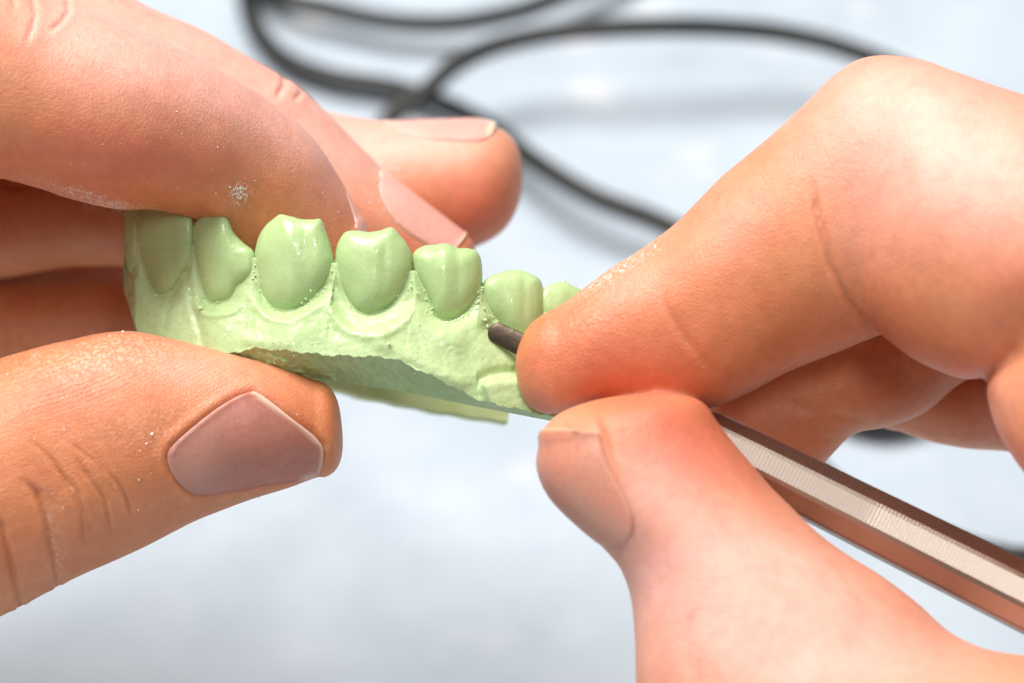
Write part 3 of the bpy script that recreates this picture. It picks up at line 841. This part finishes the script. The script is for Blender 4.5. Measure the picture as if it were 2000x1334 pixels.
for _ in range(60):
    x = random.gauss(0, 1); xx, yy = random.choice([(640, 660), (780, 620), (800, 680), (850, 690), (920, 620), (700, 600), (520, 672), (560, 676)])
    px_, py_ = xx + random.gauss(0, 28), yy + random.gauss(0, 22)
    if py_ < 575: continue
    inside = min(poly_sd(np.array([px_]), np.array([py_]), t[0])[0] for t in teeth)
    if inside < 4: continue
    pts.append((gum_at(px_, py_) - F_ * 0.5 * U, random.uniform(0.7, 1.7)))
for x, y in ((1104, 549), (1108, 552), (1127, 566), (1131, 569)): pts.append((W(x, y, arch(x)), random.uniform(3, 4.5)))
crumbs('plaster_crumbs', pts, M_CRUMB, 'tiny pale green plaster crumbs along the gum line of the cast', 'crumbs')

pts = []


def dust_at(bvh, x, y, r):
    loc, nn, _, _ = ray_hit(bvh, x, y)
    if loc is not None: pts.append((np.array(loc) + np.array(nn) * 0.4 * U, r))


for _ in range(95): dust_at(bvhL, random.uniform(0, 640), random.uniform(650, 1000), random.choice([0.8, 1.0, 1.3, 1.9]))
for _ in range(60): dust_at(bvhL, random.gauss(350, 180), random.gauss(230, 110), random.choice([0.7, 0.9, 1.1, 1.5]))
for _ in range(46): dust_at(bvhL, random.gauss(468, 9), random.gauss(378, 9), random.choice([1.1, 1.5, 2.2]))
for _ in range(60):
    x = random.uniform(100, 250); dust_at(bvhL, x, 352 + (x - 50) * 0.29 - random.uniform(0, 14), random.choice([0.8, 1.1, 1.5]))
for _ in range(30): dust_at(bvhL, random.gauss(760, 14), random.gauss(350, 24), random.choice([1.0, 1.5, 2.0]))
for _ in range(14): dust_at(bvhL, random.gauss(735, 40), random.gauss(420, 25), 1.5)
for x, y, r in ((240, 648, 3), (215, 657, 2.5), (297, 848, 3), (426, 886, 2.5), (1020, 0, 1)): dust_at(bvhL, x, y, r)
for _ in range(26): dust_at(bvhR, random.uniform(1100, 1300), random.uniform(480, 620), random.choice([0.8, 1.2]))
for _ in range(40):
    x = random.uniform(1120, 1290); dust_at(bvhR, x, 575 - (x - 1130) * 0.62 + random.uniform(-2, 14), random.choice([1.2, 1.8, 2.4]))
crumbs('plaster_dust', pts, M_DUST, 'fine whitish plaster dust specks clinging to the skin', 'dust')

# ------------------------------------------------------------------ carving tool
tool = link(bpy.data.objects.new('carving_tool', None))
TOFF = W(975, 652, 75)
tool.location = TOFF
tag(tool, 'slim faceted metal carving tool with knurled grip, dark blade touching the cast', 'carving tool')


def axis_pt(x):  # straight line in space through two measured points
    return None


A0 = W(975, 652, 75); A1 = W(2000, 1166, 300)
dirv = (A1 - A0) / np.linalg.norm(A1 - A0)
side = np.cross(dirv, -F_); side /= np.linalg.norm(side)
nrm = np.cross(side, dirv)
length = np.linalg.norm(A1 - A0)


def lathe(name, prof, mat, nseg, flat=1.0, rot=0.0, smooth=True, pair=False):
    """prof: (distance from blade tip in m along the shaft, radius m)"""
    V = []
    for s, r in prof:
        for j in range(nseg):
            a = 2 * math.pi * j / nseg + rot
            if pair: a = 2 * math.pi * (j // 2) / (nseg // 2) + rot + (-1) ** (j + 1) * math.radians(4.5)
            V.append(A0 + dirv * s + side * math.cos(a) * r + nrm * math.sin(a) * r * flat)
    n = len(prof)
    F = [(i * nseg + j, i * nseg + (j + 1) % nseg, (i + 1) * nseg + (j + 1) % nseg, (i + 1) * nseg + j) for i in range(n - 1) for j in range(nseg)]
    F += [tuple(range(nseg)), tuple((n - 1) * nseg + j for j in range(nseg))]
    return mesh_obj(name, np.array(V) - TOFF, F, mat, tool, smooth)


def s_of(x):  # distance along the shaft seen at x
    best = None
    lo_, hi_ = -0.02, 0.2
    for _ in range(50):
        mi = (lo_ + hi_) / 2
        q = measure((A0 + dirv * mi)[None, :])[0][0]
        if q < x: lo_ = mi
        else: hi_ = mi
    return lo_


# hexagonal handle with fine rings cut across the first part
prof = []
r0 = 60.0 * U
s = s_of(1330)
prof.append((s, 20 * U)); prof.append((s + 0.001, 46 * U)); prof.append((s + 0.003, 52 * U))
s += 0.0035
s_end = s_of(1960) + 0.03
X_ = [s_of(1330), s_of(1500), s_of(2000)]


def rad_at(q): return float(np.interp(q, X_, [53, 57, 64]) * U)


pitch = 0.00040
while s < s_end:
    dep = 0.00004 * float(np.interp(s, [s_of(1560), s_of(1720)], [1.0, 0.12]))
    prof += [(s + k_ * pitch, rad_at(s + k_ * pitch) - (dep if k_ > 0.52 else 0)) for k_ in (0.0, 0.5, 0.56, 0.94)]
    s += pitch
prof += [(s_end + 0.0006, rad_at(s_end + 0.0006)), (s_of(2000) + 0.05, 66 * U), (s_of(2000) + 0.085, 66 * U), (s_of(2000) + 0.088, 50 * U)]
h = lathe('handle', prof, M_METAL, 16, rot=math.radians(32), smooth=False, pair=True)
lathe('shaft', [(0.006, 10 * U), (0.012, 16 * U), (s_of(1200), 20 * U), (s_of(1340), 26 * U)], M_METAL, 20)
# flat round-ended blade
bl = []
for t_ in np.linspace(0, 1, 12):
    f = t_ * math.pi / 2
    bl.append((-0.0012 + 0.0009 * (1 - math.cos(f)), 19 * U * math.sin(f) + 0.5 * U))
bl += [(0.002, 21.5 * U), (0.005, 22.5 * U), (0.0075, 14 * U), (0.009, 11 * U)]
bl = [(s, r) for s, r in bl]
lathe('blade', bl, M_BLADE, 28, flat=0.24)

# ------------------------------------------------------------------ camera
cam = bpy.data.cameras.new('camera')
co = bpy.data.objects.new('camera', cam); COL.objects.link(co)
co.location = CAM
co.rotation_euler = (math.radians(90) - PITCH, 0, 0)
cam.sensor_width = 36; cam.sensor_fit = 'HORIZONTAL'
cam.lens = 36 * DU / 2000
cam.clip_start = 0.02; cam.clip_end = 20
cam.dof.use_dof = True
cam.dof.focus_distance = (DU - 45) * U
cam.dof.aperture_fstop = (cam.lens * 1e-3) / 0.0064
cam.dof.aperture_blades = 0
scene.camera = co

# ------------------------------------------------------------------ light
w = bpy.data.worlds.new('World'); scene.world = w; w.use_nodes = True
bg = w.node_tree.nodes['Background']; bg.inputs[0].default_value = (1.0, 0.92, 0.85, 1); bg.inputs[1].default_value = 1.0
_t = w.node_tree.nodes.new('ShaderNodeTexCoord'); _s = w.node_tree.nodes.new('ShaderNodeSeparateXYZ')
w.node_tree.links.new(_t.outputs['Generated'], _s.inputs[0])
w.node_tree.links.new(ramp(w.node_tree, _s.outputs[2], [(0.0, (0.05, 0.045, 0.04, 1)), (0.25, (0.09, 0.08, 0.075, 1)), (0.8, (0.30, 0.285, 0.27, 1))]), bg.inputs[0])


def area(name, loc, target, sx, sy, power, col):
    l = bpy.data.lights.new(name, 'AREA'); l.shape = 'RECTANGLE'; l.size = sx; l.size_y = sy; l.energy = power; l.color = col
    o = bpy.data.objects.new(name, l); COL.objects.link(o)
    o.location = loc
    o.rotation_euler = (Vector(target) - Vector(loc)).to_track_quat('-Z', 'Y').to_euler()


tgt = tuple(W(1000, 600, 0))
area('ceiling_lamp', (-0.38, tgt[1] + 0.22, 1.22), tgt, 0.9, 0.6, 28, (1.0, 0.955, 0.90))
area('front_fill_lamp', (0.17, tgt[1] - 0.75, 1.15), tgt, 0.10, 0.32, 3.6, (1.0, 0.97, 0.93))  # frontal lamp behind the viewer, added for tooth highlights and fill

scene.render.engine = 'CYCLES'
scene.cycles.use_denoising = True
scene.cycles.max_bounces = 8
scene.cycles.diffuse_bounces = 5
scene.view_settings.view_transform = 'Standard'
scene.view_settings.look = 'None'
scene.view_settings.exposure = 0.06
scene.view_settings.gamma = 1.0
